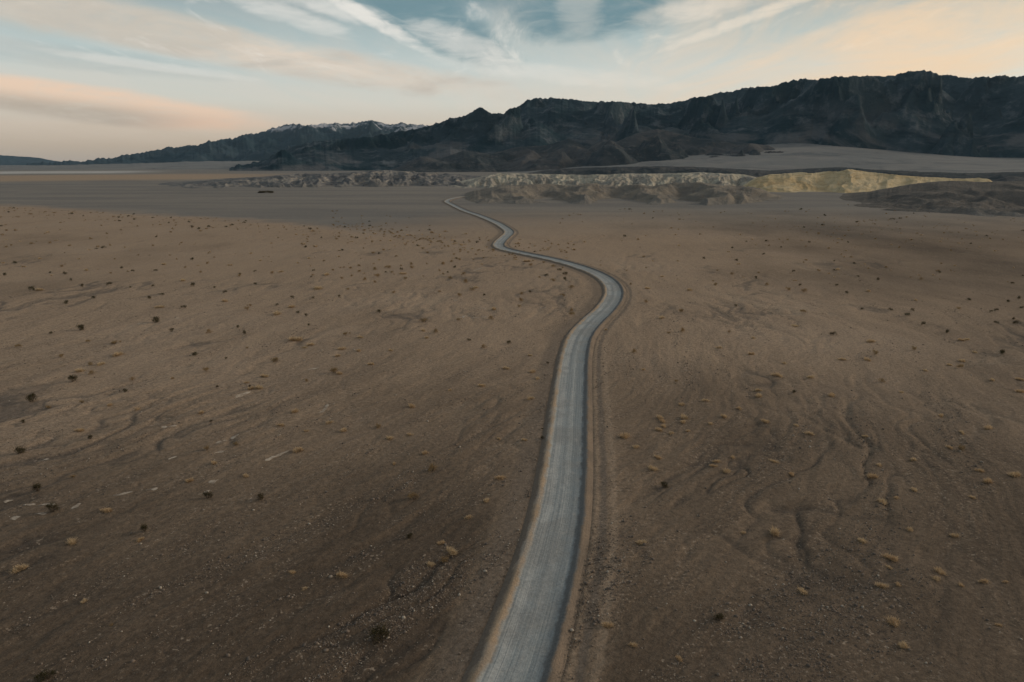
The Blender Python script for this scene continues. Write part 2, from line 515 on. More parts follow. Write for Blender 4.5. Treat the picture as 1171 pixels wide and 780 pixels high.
for k, q in enumerate(STREAKS):
    w = np.array([gnd(*p) for p in q])
    L = np.r_[0, np.cumsum(np.linalg.norm(np.diff(w, axis=0), axis=1))]
    n = max(8, int(L[-1] / .35))
    t = np.linspace(0, L[-1], n)
    c2 = np.c_[np.interp(t, L, w[:, 0]), np.interp(t, L, w[:, 1])]
    tt = np.gradient(c2, axis=0); tt /= np.linalg.norm(tt, axis=1)[:, None]
    nn = np.c_[tt[:, 1], -tt[:, 0]]
    c2 = c2 + nn * (perlin(t / 1.7, t * 0 + k, 301) * .30)[:, None]
    wd = (.20 + .0015 * np.linalg.norm(c2, axis=1)) * (np.sin(np.pi * np.linspace(.04, .96, n)) ** .5) * np.clip(.8 + 1.1 * perlin(t / .9, t * 0 + k, 302), .12, 2)
    wd2 = wd * np.clip(1 + .8 * perlin(t / .7, t * 0 + k, 303), .2, 2)
    rows = []
    for f, e in ((-1, wd), (0, wd * 0), (1, wd2)):
        p = c2 + nn * (f * e)[:, None]
        z = ground_h(p[:, 0], p[:, 1]) + (.05 if f == 0 else .015)
        rows.append(np.c_[p, z])
    b0 = len(V)
    for i in range(n):
        for j in range(3): V.append(rows[j][i])
    for i in range(n - 1):
        for j in range(2):
            a0 = b0 + i * 3 + j
            F.append((a0, a0 + 1, a0 + 4, a0 + 3))
link("dry_mud_ground", tri_mesh("dry_mud", V, F, smooth=True), mat_mud, "structure")

# ================================================================== MOUNTAINS AND HILLS
def noses(wl, reach, gully):
    """rounded clay noses running out towards the plain, cut by rain gullies"""
    def f(x, y, ch, up, down, seed):
        a = np.degrees(np.arctan2(x, y)); r = np.hypot(x, y)
        q = a * np.mean(r) / 57.3
        w = fbm(x / 60, y / 60, 3, seed + 77)
        n1 = ridged(q / wl + .35 * w, r / (wl * 4.5) + .2 * w, 2, seed + 78, .5, .65)
        n2 = ridged(q / (wl * .3) + .5 * w, r / (wl * 1.6), 2, seed + 79, .5, .6)
        u2 = np.clip(up * 1.08 + reach * (n1 - .62), 0, 1)
        u2 = np.clip(u2 + gully * (n2 - .6) * np.sin(np.pi * u2), 0, 1)
        prof = u2 ** 2.2 * (1 - .35 * u2) / .65
        return ch * prof * down * sstep(0, .22, up) * (1 + .10 * fbm(q / wl / 1.5, r / wl / 2, 2, seed + 80))
    return f


def eroded(x, y, octv, seed):
    """noise whose fine detail dies on steep ground, as on weathered slopes"""
    s = 0; a = 1.0; dx = 0; dy = 0; e = .02
    for o in range(octv):
        n = perlin(x, y, seed + o); gx = (perlin(x + e, y, seed + o) - n) / e; gy = (perlin(x, y + e, seed + o) - n) / e
        dx = dx + gx * .8; dy = dy + gy * .8
        s = s + a * n / (1 + dx * dx + dy * dy)
        a *= .55
        x, y = 1.9 * (.8 * x - .6 * y) + 7.3, 1.9 * (.6 * x + .8 * y) - 3.1
    return (s - s.mean()) / s.std()


def spurs(wl, k_amp=1.0, fore=0.0, sts=(2.6, 1.9, 1.4, 1.1, 1.0)):
    """long rock spurs and ravines running from the crest down to the foot"""
    def f(x, y, ch, up, down, seed):
        a = np.degrees(np.arctan2(x, y)); r = np.hypot(x, y)
        q = a * np.mean(r) / 57.3
        w1 = fbm(x / wl / 1.2, y / wl / 1.2, 3, seed + 71); w2 = fbm(x / wl / 1.2, y / wl / 1.2, 3, seed + 72)
        n = 0; t = 0; am = 1.0; f_ = 1.0
        for o, st in enumerate(sts):
            k = 1 - np.abs(perlin((q / wl + .55 * w1) * f_, (r / wl / st + .45 * w2) * f_, seed + 90 + o))
            k = np.clip(k, 0, 1) ** 1.7
            n = n + am * k * (1 if o == 0 else np.clip(.35 + prev, 0, 1)); t += am
            prev = k; am *= .5; f_ *= 2.1
        n = n / t
        n = (n - n.mean()) / n.std()
        n = .55 * n + .8 * eroded((q + wl * .3 * w1) / wl / .9, (r + wl * .3 * w2) / wl / .9, 7, seed + 400)
        mid = np.sin(np.pi * np.clip(up, 0, 1) ** .85)
        u2 = np.clip(up + .13 * k_amp * n * mid, 0, 1.2)
        hh = u2 ** 1.12 + .13 * k_amp * n * mid + .006 * n
        if fore:   # rounded foremost hills standing in front of the main face
            for c0, top, sd2 in ((.62, .74, 0), (.36, .47, 9)):
                cc = c0 + .10 * fbm(q / wl / 1.6, q * 0 + seed, 3, seed + 200 + sd2)
                tt = top * (1 + .42 * fbm(q / wl / .8, q * 0 + seed, 3, seed + 210 + sd2)) + .035 * n
                hf = tt * np.clip(1 - ((up - cc) / .26) ** 2, 0, 1) ** .8
                hh = np.logaddexp(hh / .02, hf * fore / .02) * .02
        return ch * down * hh * sstep(0, .12, up)
    return f


def sky_curve(pts):
    ae = np.array([ray(*p) for p in pts])
    return ae[:, 0], ae[:, 1]


def range_mesh(name, pts, r0, rc, r1, n_az, n_r, noise_len, amp, seed, mat, stretch=1.6, octv=6, front=None, smooth_px=1.2, dip=12.0, foot=None, gain=.5, rpow=1.0, kind="structure", sharp=1.0, ex=None, ends=None, crest_amp=.07, rough_px=.35, clampline=False):
    """a range of hills: rises from r0 to its crest at rc and falls to r1, its crest following pts"""
    pa, pe = sky_curve(pts)
    a = np.linspace(pa[0], pa[-1], n_az)
    target = np.interp(a, pa, pe)
    target = target + rough_px * (fbm(a * 1.1, a * 0 + seed, 2, seed + 7) * .10 + fbm(a * 3.7, a * 0 + seed, 4, seed + 8, .6) * .10)
    t = np.linspace(0, 1, n_r) ** rpow
    r0a = np.interp(a, pa, np.broadcast_to(r0, pa.shape)); rca = np.interp(a, pa, np.broadcast_to(rc, pa.shape)); r1a = np.interp(a, pa, np.broadcast_to(r1, pa.shape))
    T, AA = np.meshgrid(t, np.radians(a), indexing='ij')
    tc = .68
    Rm = np.where(T < tc, r0a[None] + (rca - r0a)[None] * (T / tc), rca[None] + (r1a - rca)[None] * ((T - tc) / (1 - tc)))
    x = Rm * np.sin(AA); y = Rm * np.cos(AA)
    wx = x + noise_len * .35 * fbm(x / noise_len / 1.3, y / noise_len / 1.3, 3, seed + 3)
    wy = y + noise_len * .35 * fbm(x / noise_len / 1.3, y / noise_len / 1.3, 3, seed + 4)
    rn = ridged(wx / noise_len, wy / noise_len / stretch, octv, seed, gain, sharp)
    rn = (rn - rn.mean()) / rn.std()
    up = np.clip(T / tc, 0, 1)
    rf = ridged(wx / noise_len * 3.1, wy / noise_len / stretch * 3.1, 4, seed + 50, .5)
    rf = (rf - rf.mean()) / rf.std()
    uu_ = np.linspace(0, 1, n_az)[None]
    taper = sstep(0, ends[0] + 1e-6, uu_) * (1 - sstep(1 - ends[1] - 1e-6, 1, uu_)) if ends else 1.0
    sh = up ** (1.15 if front is None else front)
    down = 1 - sstep(tc, 1, T)
    env = sh * down
    crest_h = CAM_H + rca * np.tan(np.radians(target))
    mid = np.sin(np.pi * np.clip(up, 0, 1) ** .9)
    h = crest_h[None] * (env * (1 + amp * rn * crest_amp) + amp * (.40 * rn + .11 * rf) * mid * down)
    if ex is not None:
        h = ex(x, y, crest_h[None], up, down, seed)
    # the ends of the range run into the ground
    # match the crest to the skyline
    if clampline:
        # no spur stands above the crest line behind it
        lim = CAM_H + (crest_h - CAM_H)[None] * Rm / rca[None]
        kk = np.clip(.035 * crest_h, 1, None)[None]
        h = -kk * np.logaddexp(-h / kk, -lim / kk) + .5 * kk * sstep(.9, 1, up)
    for _ in range(0 if clampline else 3):
        el = np.degrees(np.arctan2(h - CAM_H, Rm)).max(0)
        hh = h[np.degrees(np.arctan2(h - CAM_H, Rm)).argmax(0), np.arange(n_az)]
        rbest = Rm[np.degrees(np.arctan2(h - CAM_H, Rm)).argmax(0), np.arange(n_az)]
        want = CAM_H + rbest * np.tan(np.radians(target))
        ratio = np.clip(want, 1, None) / np.clip(hh, 1, None)
        k = max(3, int(n_az * smooth_px / 100)); ker = np.hanning(k + 2)[1:-1]; ker /= ker.sum()
        ratio = np.convolve(np.pad(ratio, k, mode='edge'), ker, mode='same')[k:-k]
        h = np.where(h > 0, h * ratio[None], h)
    h = h * taper
    z = h - 2.2 * np.clip(1 - h / 5, 0, 1) - dip * (1 - sstep(0, .08, T)) - dip * sstep(.9, 1, T)
    me = grid_mesh(name, x, y, z, dict(rise=up, crest=z / np.clip(crest_h[None], 1, None)))
    return link(name, me, mat, kind)


# --- rock of the main range
mat_mtn, g, P, c, nb = rock_mat("dark_volcanic_rock", [(.009, .026, .035), (.028, .047, .058), (.004, .016, .024), (.135, .147, .160)], [.0022, .0035, .008], 22)
low = g.rng(g.attr('crest'), .62, .2)
beds = g.noise(g.scale(P, .0016, .0016, .004), 1.0, 4, .6, 1.2)
c = g.mix(g.m('MULTIPLY', g.m('MULTIPLY', low, g.rng(beds, .46, .62)), .85), c, (.10, .103, .108))
g.surface(c, .95, .06, nb)
# --- far snowy range
mat_snow, g, P, c, nb = rock_mat("far_dark_rock", [(.018, .038, .05), (.03, .048, .06), (.014, .03, .04), (.045, .058, .066)], [.0008, .002, .008], 30)
hz = g.sep(P)[2]
up_ = g.sep(g.normal())[2]
sn = g.noise(P, .0042, 6, .7)
snow = g.m('MULTIPLY', g.rng(g.m('ADD', hz, g.m('MULTIPLY', g.m('SUBTRACT', sn, .5), 420)), 545, 630), g.rng(sn, .47, .56))
c = g.mix(g.m('MULTIPLY', snow, .85), c, (.44, .45, .49))
g.surface(c, .9, .1, nb)
# --- far blue hills at the valley's end
range_mesh("distant_hills", [(-420, 176), (-250, 172), (-120, 178), (-40, 176), (20, 178.5), (45, 180.5), (62, 184), (90, 187)], 19500, 22000, 24500, 240, 60, 2000, .35, 501, mat_snow)
range_mesh("snowy_mountains", [(30, 187.5), (70, 184.6), (100, 183.5), (130, 179.5), (165, 173), (200, 168.5), (235, 163.5), (262, 157.5), (290, 152.5), (306, 148.5), (318, 145), (335, 140.5), (350, 144), (368, 142), (384, 140.5), (402, 141), (422, 137.5),
           (440, 142), (456, 140.5), (472, 142), (492, 143.5), (520, 148), (560, 150), (620, 160)], 9500, 13000, 17000, 620, 170, 1300, .6, 511, mat_snow, ex=spurs(1500, .9, 0, (1.5, 1.1, .9, .9)), clampline=True, rough_px=1.7)
# --- grey slope at the foot of the far range
mat_fan, g, P, c, nb = rock_mat("fan_gravel", [(.155, .16, .158), (.195, .19, .18), (.095, .104, .11), (.215, .205, .19)], [.003, .004, .03], 3)
g.surface(c, .96, .06, nb)
range_mesh("far_fan", [(-300, 190), (-60, 189.5), (60, 189), (150, 187), (230, 184.5), (300, 184), (360, 186), (420, 189)], 5200, 8600, 9800, 300, 60, 2200, .05, 521, mat_fan, octv=3, dip=30)

# --- main range
MAIN = [(262, 191.5), (285, 187), (307, 181), (324, 170.5), (345, 165), (358, 161), (380, 159.5), (400, 158), (425, 156), (450, 151), (475, 147.5), (492, 143.5), (515, 136), (535, 131), (543, 126.5), (549.5, 121.5), (556, 127), (562, 130), (574, 130), (590, 121.5), (603, 114), (613, 111.5),
        (640, 112), (655, 113), (675, 116), (700, 115.5), (722, 117.5), (745, 119), (770, 116.5), (795, 112), (812, 108.5), (822, 106), (835, 103.5), (852, 100), (868, 99), (880, 98.5), (893, 96.5), (905, 91.5), (915, 90), (930, 91), (948, 88.5),
        (965, 88), (990, 85.5), (1010, 87.5), (1030, 83.5), (1042, 82), (1057, 80.5), (1072, 84), (1090, 86), (1105, 89), (1130, 87.5), (1150, 87.5), (1171, 87), (1230, 84), (1320, 90), (1450, 82), (1600, 92)]
range_mesh("mountain_range", MAIN, 3900, 6700, 8300, 1300, 330, 760, .62, 531, mat_mtn, stretch=1.5, ex=spurs(800, 1.25, 1.0, (1.5, 1.1, .9)), dip=40, clampline=True, rough_px=1.7)
# --- brown foothills in front of it
mat_foot, g, P, c, nb = rock_mat("foothill_rock", [(.036, .046, .052), (.075, .076, .078), (.022, .034, .042), (.12, .112, .108)], [.0022, .006, .03], 8)
g.surface(c, .95, .06, nb)
range_mesh("foothills", [(430, 193), (455, 184), (480, 178), (505, 181), (530, 172), (560, 176), (590, 168), (625, 166), (650, 158), (672, 168), (690, 159), (705, 162), (728, 152), (752, 147), (775, 152), (800, 158), (825, 160), (850, 163.5), (880, 166), (905, 172), (940, 185)],
           3300, 4100, 4600, 620, 130, 420, .6, 541, mat_foot, ex=spurs(420, .75, 0, (1.5, 1.1, .9)), dip=30, ends=(.12,.12), clampline=True)

# --- alluvial fan on the right
def fan_mesh():
    a = np.linspace(-6.0, 62, 460); r = np.linspace(1500, 5200, 150)
    Rm, AA = np.meshgrid(r, np.radians(a), indexing='ij')
    x = Rm * np.sin(AA); y = Rm * np.cos(AA)
    aa, ae = ray(905, 164); ra = 4300.0
    ax, ay = ra * math.sin(R(aa)), ra * math.cos(R(aa))
    top = CAM_H + ra * math.tan(R(ae))
    dist = np.hypot(x - ax, (y - ay))
    cone = (top + 20) * np.clip(1 - dist / 1900.0, 0, 1) ** 1.25 - 6 * sstep(1500, 1900, dist) - 2
    # the slope that joins the fans along the range front to the right
    _, e2 = ray(1171, 178.5); top2 = CAM_H + ra * math.tan(R(e2))
    apron = np.interp(Rm, [1900, 2300, 4300, 5200], [-8, 0, top2, top2 * 1.35]) * sstep(aa - 2, aa + 9, np.degrees(AA)) - 6 * (1 - sstep(aa - 1, aa + 6, np.degrees(AA)))
    k = 9.0
    z = k * np.logaddexp(np.clip(cone, -60, None) / k, apron / k) - 9
    rad = np.degrees(np.arctan2(x - ax, ay - y))
    z += 1.6 * fbm(rad / 3.0, dist / 900, 4, 551) * np.clip(z / 40, 0, 1) + 1.2 * fbm(x / 160, y / 160, 4, 552) * np.clip(z / 30, 0, 1)
    me = grid_mesh("alluvial_fan", x, y, z)
    link("alluvial_fan_terrain", me, mat_fan, "structure")


fan_mesh()

# --- the small dark outcrops on the fan
mat_darkrock, g, P, c, nb = rock_mat("outcrop_rock", [(.035, .036, .04), (.05, .048, .048), (.028, .03, .034), (.06, .055, .052)], [.01, .03, .1], 2)
g.surface(c, .95, .06, nb)


def mound(name, px0, px1, py_top, r, depth_len, hgt, seed, mat, zbase):
    a0, a1 = ray(px0, py_top)[0], ray(px1, py_top)[0]
    n, m_ = 70, 40
    u = np.linspace(-1, 1, n); v = np.linspace(-1, 1, m_)
    U, Vv = np.meshgrid(u, v)
    AA = np.radians((a0 + a1) / 2 + (a1 - a0) / 2 * U); Rm = r + depth_len * Vv
    x = Rm * np.sin(AA); y = Rm * np.cos(AA)
    e = np.clip(1 - (U ** 2 + Vv ** 2) * (1 + .5 * fbm(U * 2.5, Vv * 2.5, 3, seed)), -.3, 1)
    z = zbase + hgt * np.sign(e) * np.abs(e) ** .7 * (1 + .5 * fbm(U * 5, Vv * 3, 4, seed + 1)) - 1
    link(name, grid_mesh(name, x, y, z), mat, "structure")


zz = lambda px, py, r: CAM_H + r * math.tan(R(ray(px, py)[1]))
mound("rock_outcrop_hill", 868, 905, 173, 3750, 110, 11, 561, mat_darkrock, zz(888, 175, 3640))
mound("rock_outcrop_hill", 900, 960, 160, 4420, 90, 20, 562, mat_darkrock, zz(920, 163.5, 4330))

# --- dark low ridge in front of the fan
range_mesh("dark_ridge_hills", [(560, 198), (610, 195), (640, 193), (680, 191.5), (720, 190.5), (760, 190), (800, 191), (840, 193), (880, 195), (930, 192.5), (962, 191), (1000, 194), (1060, 196.5), (1110, 198), (1180, 196), (1300, 192)],
           1500, 2050, 2500, 500, 60, 130, .35, 571, mat_foot, octv=4, ends=(.12,.05))

# --- badlands
def badland_mat(name, cols, scale=1.0, band_h=.35, apron=0):
    m, g = new_mat(name)
    P = g.pos()
    n1 = g.noise(P, .012 * scale, 4, .6, .8)
    n2 = g.noise(P, .05 * scale, 5, .65, .5)
    warp = g.noise(P, .02 * scale, 3)
    zz_ = g.m('ADD', g.m('MULTIPLY', g.sep(P)[2], band_h), g.m('MULTIPLY', warp, 6.0))
    beds = g.noise(g.comb(zz_, g.m('MULTIPLY', n1, 2.0)), 1.0, 3, .6)
    n3 = g.noise(P, .35, 4, .7)
    c = g.mix(g.rng(n1, .40, .60), cols[0], cols[1])
    c = g.mix(g.m('MULTIPLY', g.rng(beds, .50, .66), .85), c, cols[2])
    c = g.mix(g.m('MULTIPLY', g.rng(n2, .53, .70), .8), c, cols[3])
    if apron:   # washed-out gravel round the foot
        c = g.mix(g.rng(g.m('ADD', g.attr('rise'), g.m('MULTIPLY', g.m('SUBTRACT', n2, .5), .25)), apron, .08), c, (.165, .158, .145))
    h = g.m('ADD', n3, g.m('MULTIPLY', n2, 2.0))
    g.surface(c, .95, .06, g.bump(h, 2.0, .9))
    return m


mat_bgrey = badland_mat("grey_badland_clay", [(.17, .17, .165), (.11, .113, .118), (.34, .30, .245), (.06, .062, .066)], apron=.3)
mat_bbrown = badland_mat("brown_badland_clay", [(.165, .150, .128), (.22, .195, .16), (.14, .133, .124), (.12, .115, .108)], 1.0, apron=.42)
mat_bpale = badland_mat("pale_badland_clay", [(.37, .345, .275), (.25, .235, .205), (.50, .47, .39), (.075, .07, .066)], 1.4)
mat_bgold = badland_mat("mustard_badland_clay", [(.43, .335, .19), (.50, .415, .265), (.36, .265, .14), (.30, .235, .15)])
mat_bdark = badland_mat("dark_badland_gravel", [(.10, .095, .088), (.13, .118, .105), (.075, .075, .074), (.16, .14, .118)], apron=.3)


range_mesh("badland_hills", [(150, 202.8), (200, 201.3), (250, 200.8), (300, 201.3), (340, 198.8), (380, 198.3), (410, 196.3), (440, 194.3), (470, 196.3), (500, 198.3), (530, 199.8), (560, 200.8), (600, 202.8), (640, 205.8)], 1230, 1620, 1900, 560, 110, 75, .7, 601, mat_bgrey, dip=3, ex=noses(60, .7, .4), smooth_px=6, ends=(.35,.25))
range_mesh("pale_badland_hills", [(500, 201), (540, 199), (580, 198), (620, 199), (670, 200), (720, 198.5), (760, 198.5), (800, 197), (840, 199), (880, 201), (900, 203)], 1150, 1420, 1650, 560, 100, 45, .8, 611, mat_bpale, dip=3, ex=noses(45, .7, .4), smooth_px=6, ends=(.2,.12))
range_mesh("brown_badland_hills", [(490, 230.5), (520, 224.5), (545, 217.5), (572, 212), (592, 211.5), (625, 210), (650, 212.5), (676, 209.5), (705, 213), (730, 210.5), (745, 213), (770, 209), (800, 208.5), (830, 212), (860, 213.5), (890, 220.5), (930, 227.5)], 700, 940, 1100, 620, 130, 62, .8, 621, mat_bbrown, dip=2.5, ex=noses(85, 1.0, .34), smooth_px=6, ends=(.1,.15))
range_mesh("yellow_badland_hills", [(840, 210), (860, 204), (880, 199.5), (900, 198.5), (915, 197), (930, 198.2), (947, 195.5), (958, 196.3), (970, 193.5), (986, 195.5), (1005, 198), (1030, 200.5), (1060, 202.5), (1100, 204.5), (1120, 203.5), (1138, 205), (1150, 208)], 1080, 1300, 1480, 520, 110, 55, .75, 631, mat_bgold, dip=3, ex=noses(80, .42, .22), smooth_px=6, ends=(.1,.06))
range_mesh("dark_slope_hills", [(930, 224), (985, 218), (1020, 213), (1060, 208.5), (1090, 206.5), (1120, 208), (1171, 207), (1250, 202), (1400, 198)], 620, 960, 1250, 400, 90, 90, .3, 641, mat_bdark, octv=4, stretch=1.8, dip=2.5, front=2.3, ends=(.3,.02))

# ================================================================== PLANTS
def blade_cloud(n, w, h, leaf, kind, seed):
    """many small separate leaf faces through the plant's volume"""
    rg = np.random.default_rng(seed)
    V = []; F = []; T = []
    if kind == 'tuft':
        nclump = rg.integers(2, 5)
        cen = np.c_[rg.uniform(-.28, .28, nclump) * w, rg.uniform(-.2, .2, nclump) * w]
        for i in range(n):
            k = rg.integers(nclump)
            b = np.array([*(cen[k] + rg.normal(0, .085 * w, 2)), -.03])
            az = rg.uniform(0, 2 * np.pi); lean = rg.uniform(.25, 1.25)
            L = h * rg.uniform(.55, 1.1)
            dirv = np.array([math.cos(az) * math.sin(lean), math.sin(az) * math.sin(lean), math.cos(lean)])
            mid = b + dirv * L * .55; tip = b + dirv * L + np.array([0, 0, -.12 * L])
            side = np.cross(dirv, [0, 0, 1]); side /= np.linalg.norm(side) + 1e-6
            s2 = side * leaf * rg.uniform(.6, 1.3)
            v0 = len(V); V += [b - s2, b + s2, mid + s2 * .9, mid - s2 * .9, tip + s2 * .3, tip - s2 * .3]
            F += [(v0, v0 + 1, v0 + 2, v0 + 3), (v0 + 3, v0 + 2, v0 + 4, v0 + 5)]
            t = rg.uniform(); T += [t] * 6
        return np.array(V), np.array(F), np.array(T)
    nb = rg.integers(7, 12)
    lob = []
    for i in range(nb):
        az = rg.uniform(0, 2 * np.pi); q = rg.uniform(.05, .36) * w
        lob.append((q * math.cos(az), q * math.sin(az), h * rg.uniform(.28, .72), rg.uniform(.10, .2) * w))
    for i in range(n):
        cx, cy, cz, rad = lob[rg.integers(nb)]
        p = np.array([cx, cy, cz]) + rg.normal(0, .55, 3) * rad * np.array([1, 1, .9])
        p[2] = max(.03, p[2])
        q = rg.normal(0, 1, (2, 3)); a = q[0] / np.linalg.norm(q[0]); b = np.cross(a, q[1]); b /= np.linalg.norm(b)
        s = leaf * rg.uniform(.6, 1.5)
        v0 = len(V); V += [p - a * s, p - b * s * .5, p + a * s, p + b * s * .5]
        F.append((v0, v0 + 1, v0 + 2, v0 + 3)); T += [rg.uniform()] * 4
    return np.array(V), np.array(F), np.array(T)


def stems(w, h, n, seed, rad=.018):
    rg = np.random.default_rng(seed)
    V = []; F = []

    def tube(pts, r0, r1):
        b0 = len(V)
        for i, p in enumerate(pts):
            r = r0 + (r1 - r0) * i / (len(pts) - 1)
            for k in range(4):
                V.append(p + np.array([math.cos(k * 1.571) * r, math.sin(k * 1.571) * r, 0]))
        for i in range(len(pts) - 1):
            for k in range(4):
                F.append((b0 + i * 4 + k, b0 + i * 4 + (k + 1) % 4, b0 + (i + 1) * 4 + (k + 1) % 4, b0 + (i + 1) * 4 + k))
    for i in range(n):
        az = rg.uniform(0, 2 * np.pi); ln = rg.uniform(.15, .95)
        d = np.array([math.cos(az) * math.sin(ln), math.sin(az) * math.sin(ln), math.cos(ln)])
        L = h * rg.uniform(.7, 1.1) / max(.55, math.cos(ln) * .8 + .3)
        b = np.array([math.cos(az), math.sin(az), 0]) * .05 * w + np.array([0, 0, -.06])
        m1 = b + d * L * .5 + rg.normal(0, .03, 3); t = b + d * L * .95 + np.array([0, 0, .08 * h]) + rg.normal(0, .04, 3)
        tube([b, m1, t], rad, rad * .35)
        for q in range(2):
            t2 = m1 + d * L * rg.uniform(.25, .45) + rg.normal(0, .12, 3) * w * .6
            tube([m1, (m1 + t2) / 2 + rg.normal(0, .02, 3), t2], rad * .6, rad * .25)
    return np.array(V), np.array(F)


def leaf_mat(name, c0, c1, c2):
    m, g = new_mat(name)
    t = g.attr('tone')
    oi = g.node('ShaderNodeObjectInfo').outputs['Random']
    c = g.mix(g.rng(t, .1, .9, smooth=False), c0, c1)
    c = g.mix(g.m('MULTIPLY', oi, .55), c, c2)
    p = g.surface(c, .85, .12)
    tl = g.node('ShaderNodeBsdfTranslucent'); g.put(tl.inputs[0], c)
    mx = g.node('ShaderNodeMixShader'); mx.inputs[0].default_value = .4
    g.l.new(p.outputs[0], mx.inputs[1]); g.l.new(tl.outputs[0], mx.inputs[2])
    out = [n for n in g.n if n.type == 'OUTPUT_MATERIAL'][0]
    g.l.new(mx.outputs[0], out.inputs['Surface'])
    return m


mat_creo = leaf_mat("creosote_leaf", (.028, .030, .014), (.075, .066, .030), (.085, .062, .032))
mat_salt = leaf_mat("saltbush_leaf", (.15, .11, .055), (.36, .26, .14), (.30, .195, .10))
mat_straw = leaf_mat("straw_blade", (.42, .32, .195), (.66, .52, .345), (.48, .33, .19))
mat_stem, g = new_mat("grey_stem"); g.surface((.095, .073, .052), .9, .1)

# prototype meshes, one unit wide
PROTO = {'d': [], 'o': [], 't': []}
STEM = {'d': [], 'o': []}
for i in range(4):
    V, F, T = blade_cloud(900, 1.0, .62, .026, 'bush', 900 + i); me = tri_mesh("creosote_foliage", V, F, dict(tone=T)); me.materials.append(mat_creo); PROTO['d'].append(me)
    V, F = stems(.9, .6, 18, 930 + i, .012); me = tri_mesh("creosote_stems", V, F); me.materials.append(mat_stem); STEM['d'].append(me)
    V, F, T = blade_cloud(700, 1.0, .5, .026, 'bush', 910 + i); me = tri_mesh("saltbush_foliage", V, F, dict(tone=T)); me.materials.append(mat_salt); PROTO['o'].append(me)
    V, F = stems(.8, .46, 12, 940 + i, .011); me = tri_mesh("saltbush_stems", V, F); me.materials.append(mat_stem); STEM['o'].append(me)
    V, F, T = blade_cloud(420, 1.0, .40, .011, 'tuft', 920 + i); me = tri_mesh("grass_blades", V, F, dict(tone=T)); me.materials.append(mat_straw); PROTO['t'].append(me)
# far, light versions
LITE = {'d': [], 'o': [], 't': []}
for i in range(3):
    for k, mt, kind_, n, h, lf in (('d', mat_creo, 'bush', 160, .6, .06), ('o', mat_salt, 'bush', 130, .48, .06), ('t', mat_straw, 'tuft', 110, .38, .03)):
        V, F, T = blade_cloud(n, 1.0, h, lf, kind_, 950 + i + ord(k)); me = tri_mesh("far_" + {'d': 'creosote', 'o': 'saltbush', 't': 'grass'}[k], V, F, dict(tone=T)); me.materials.append(mt); LITE[k].append(me)

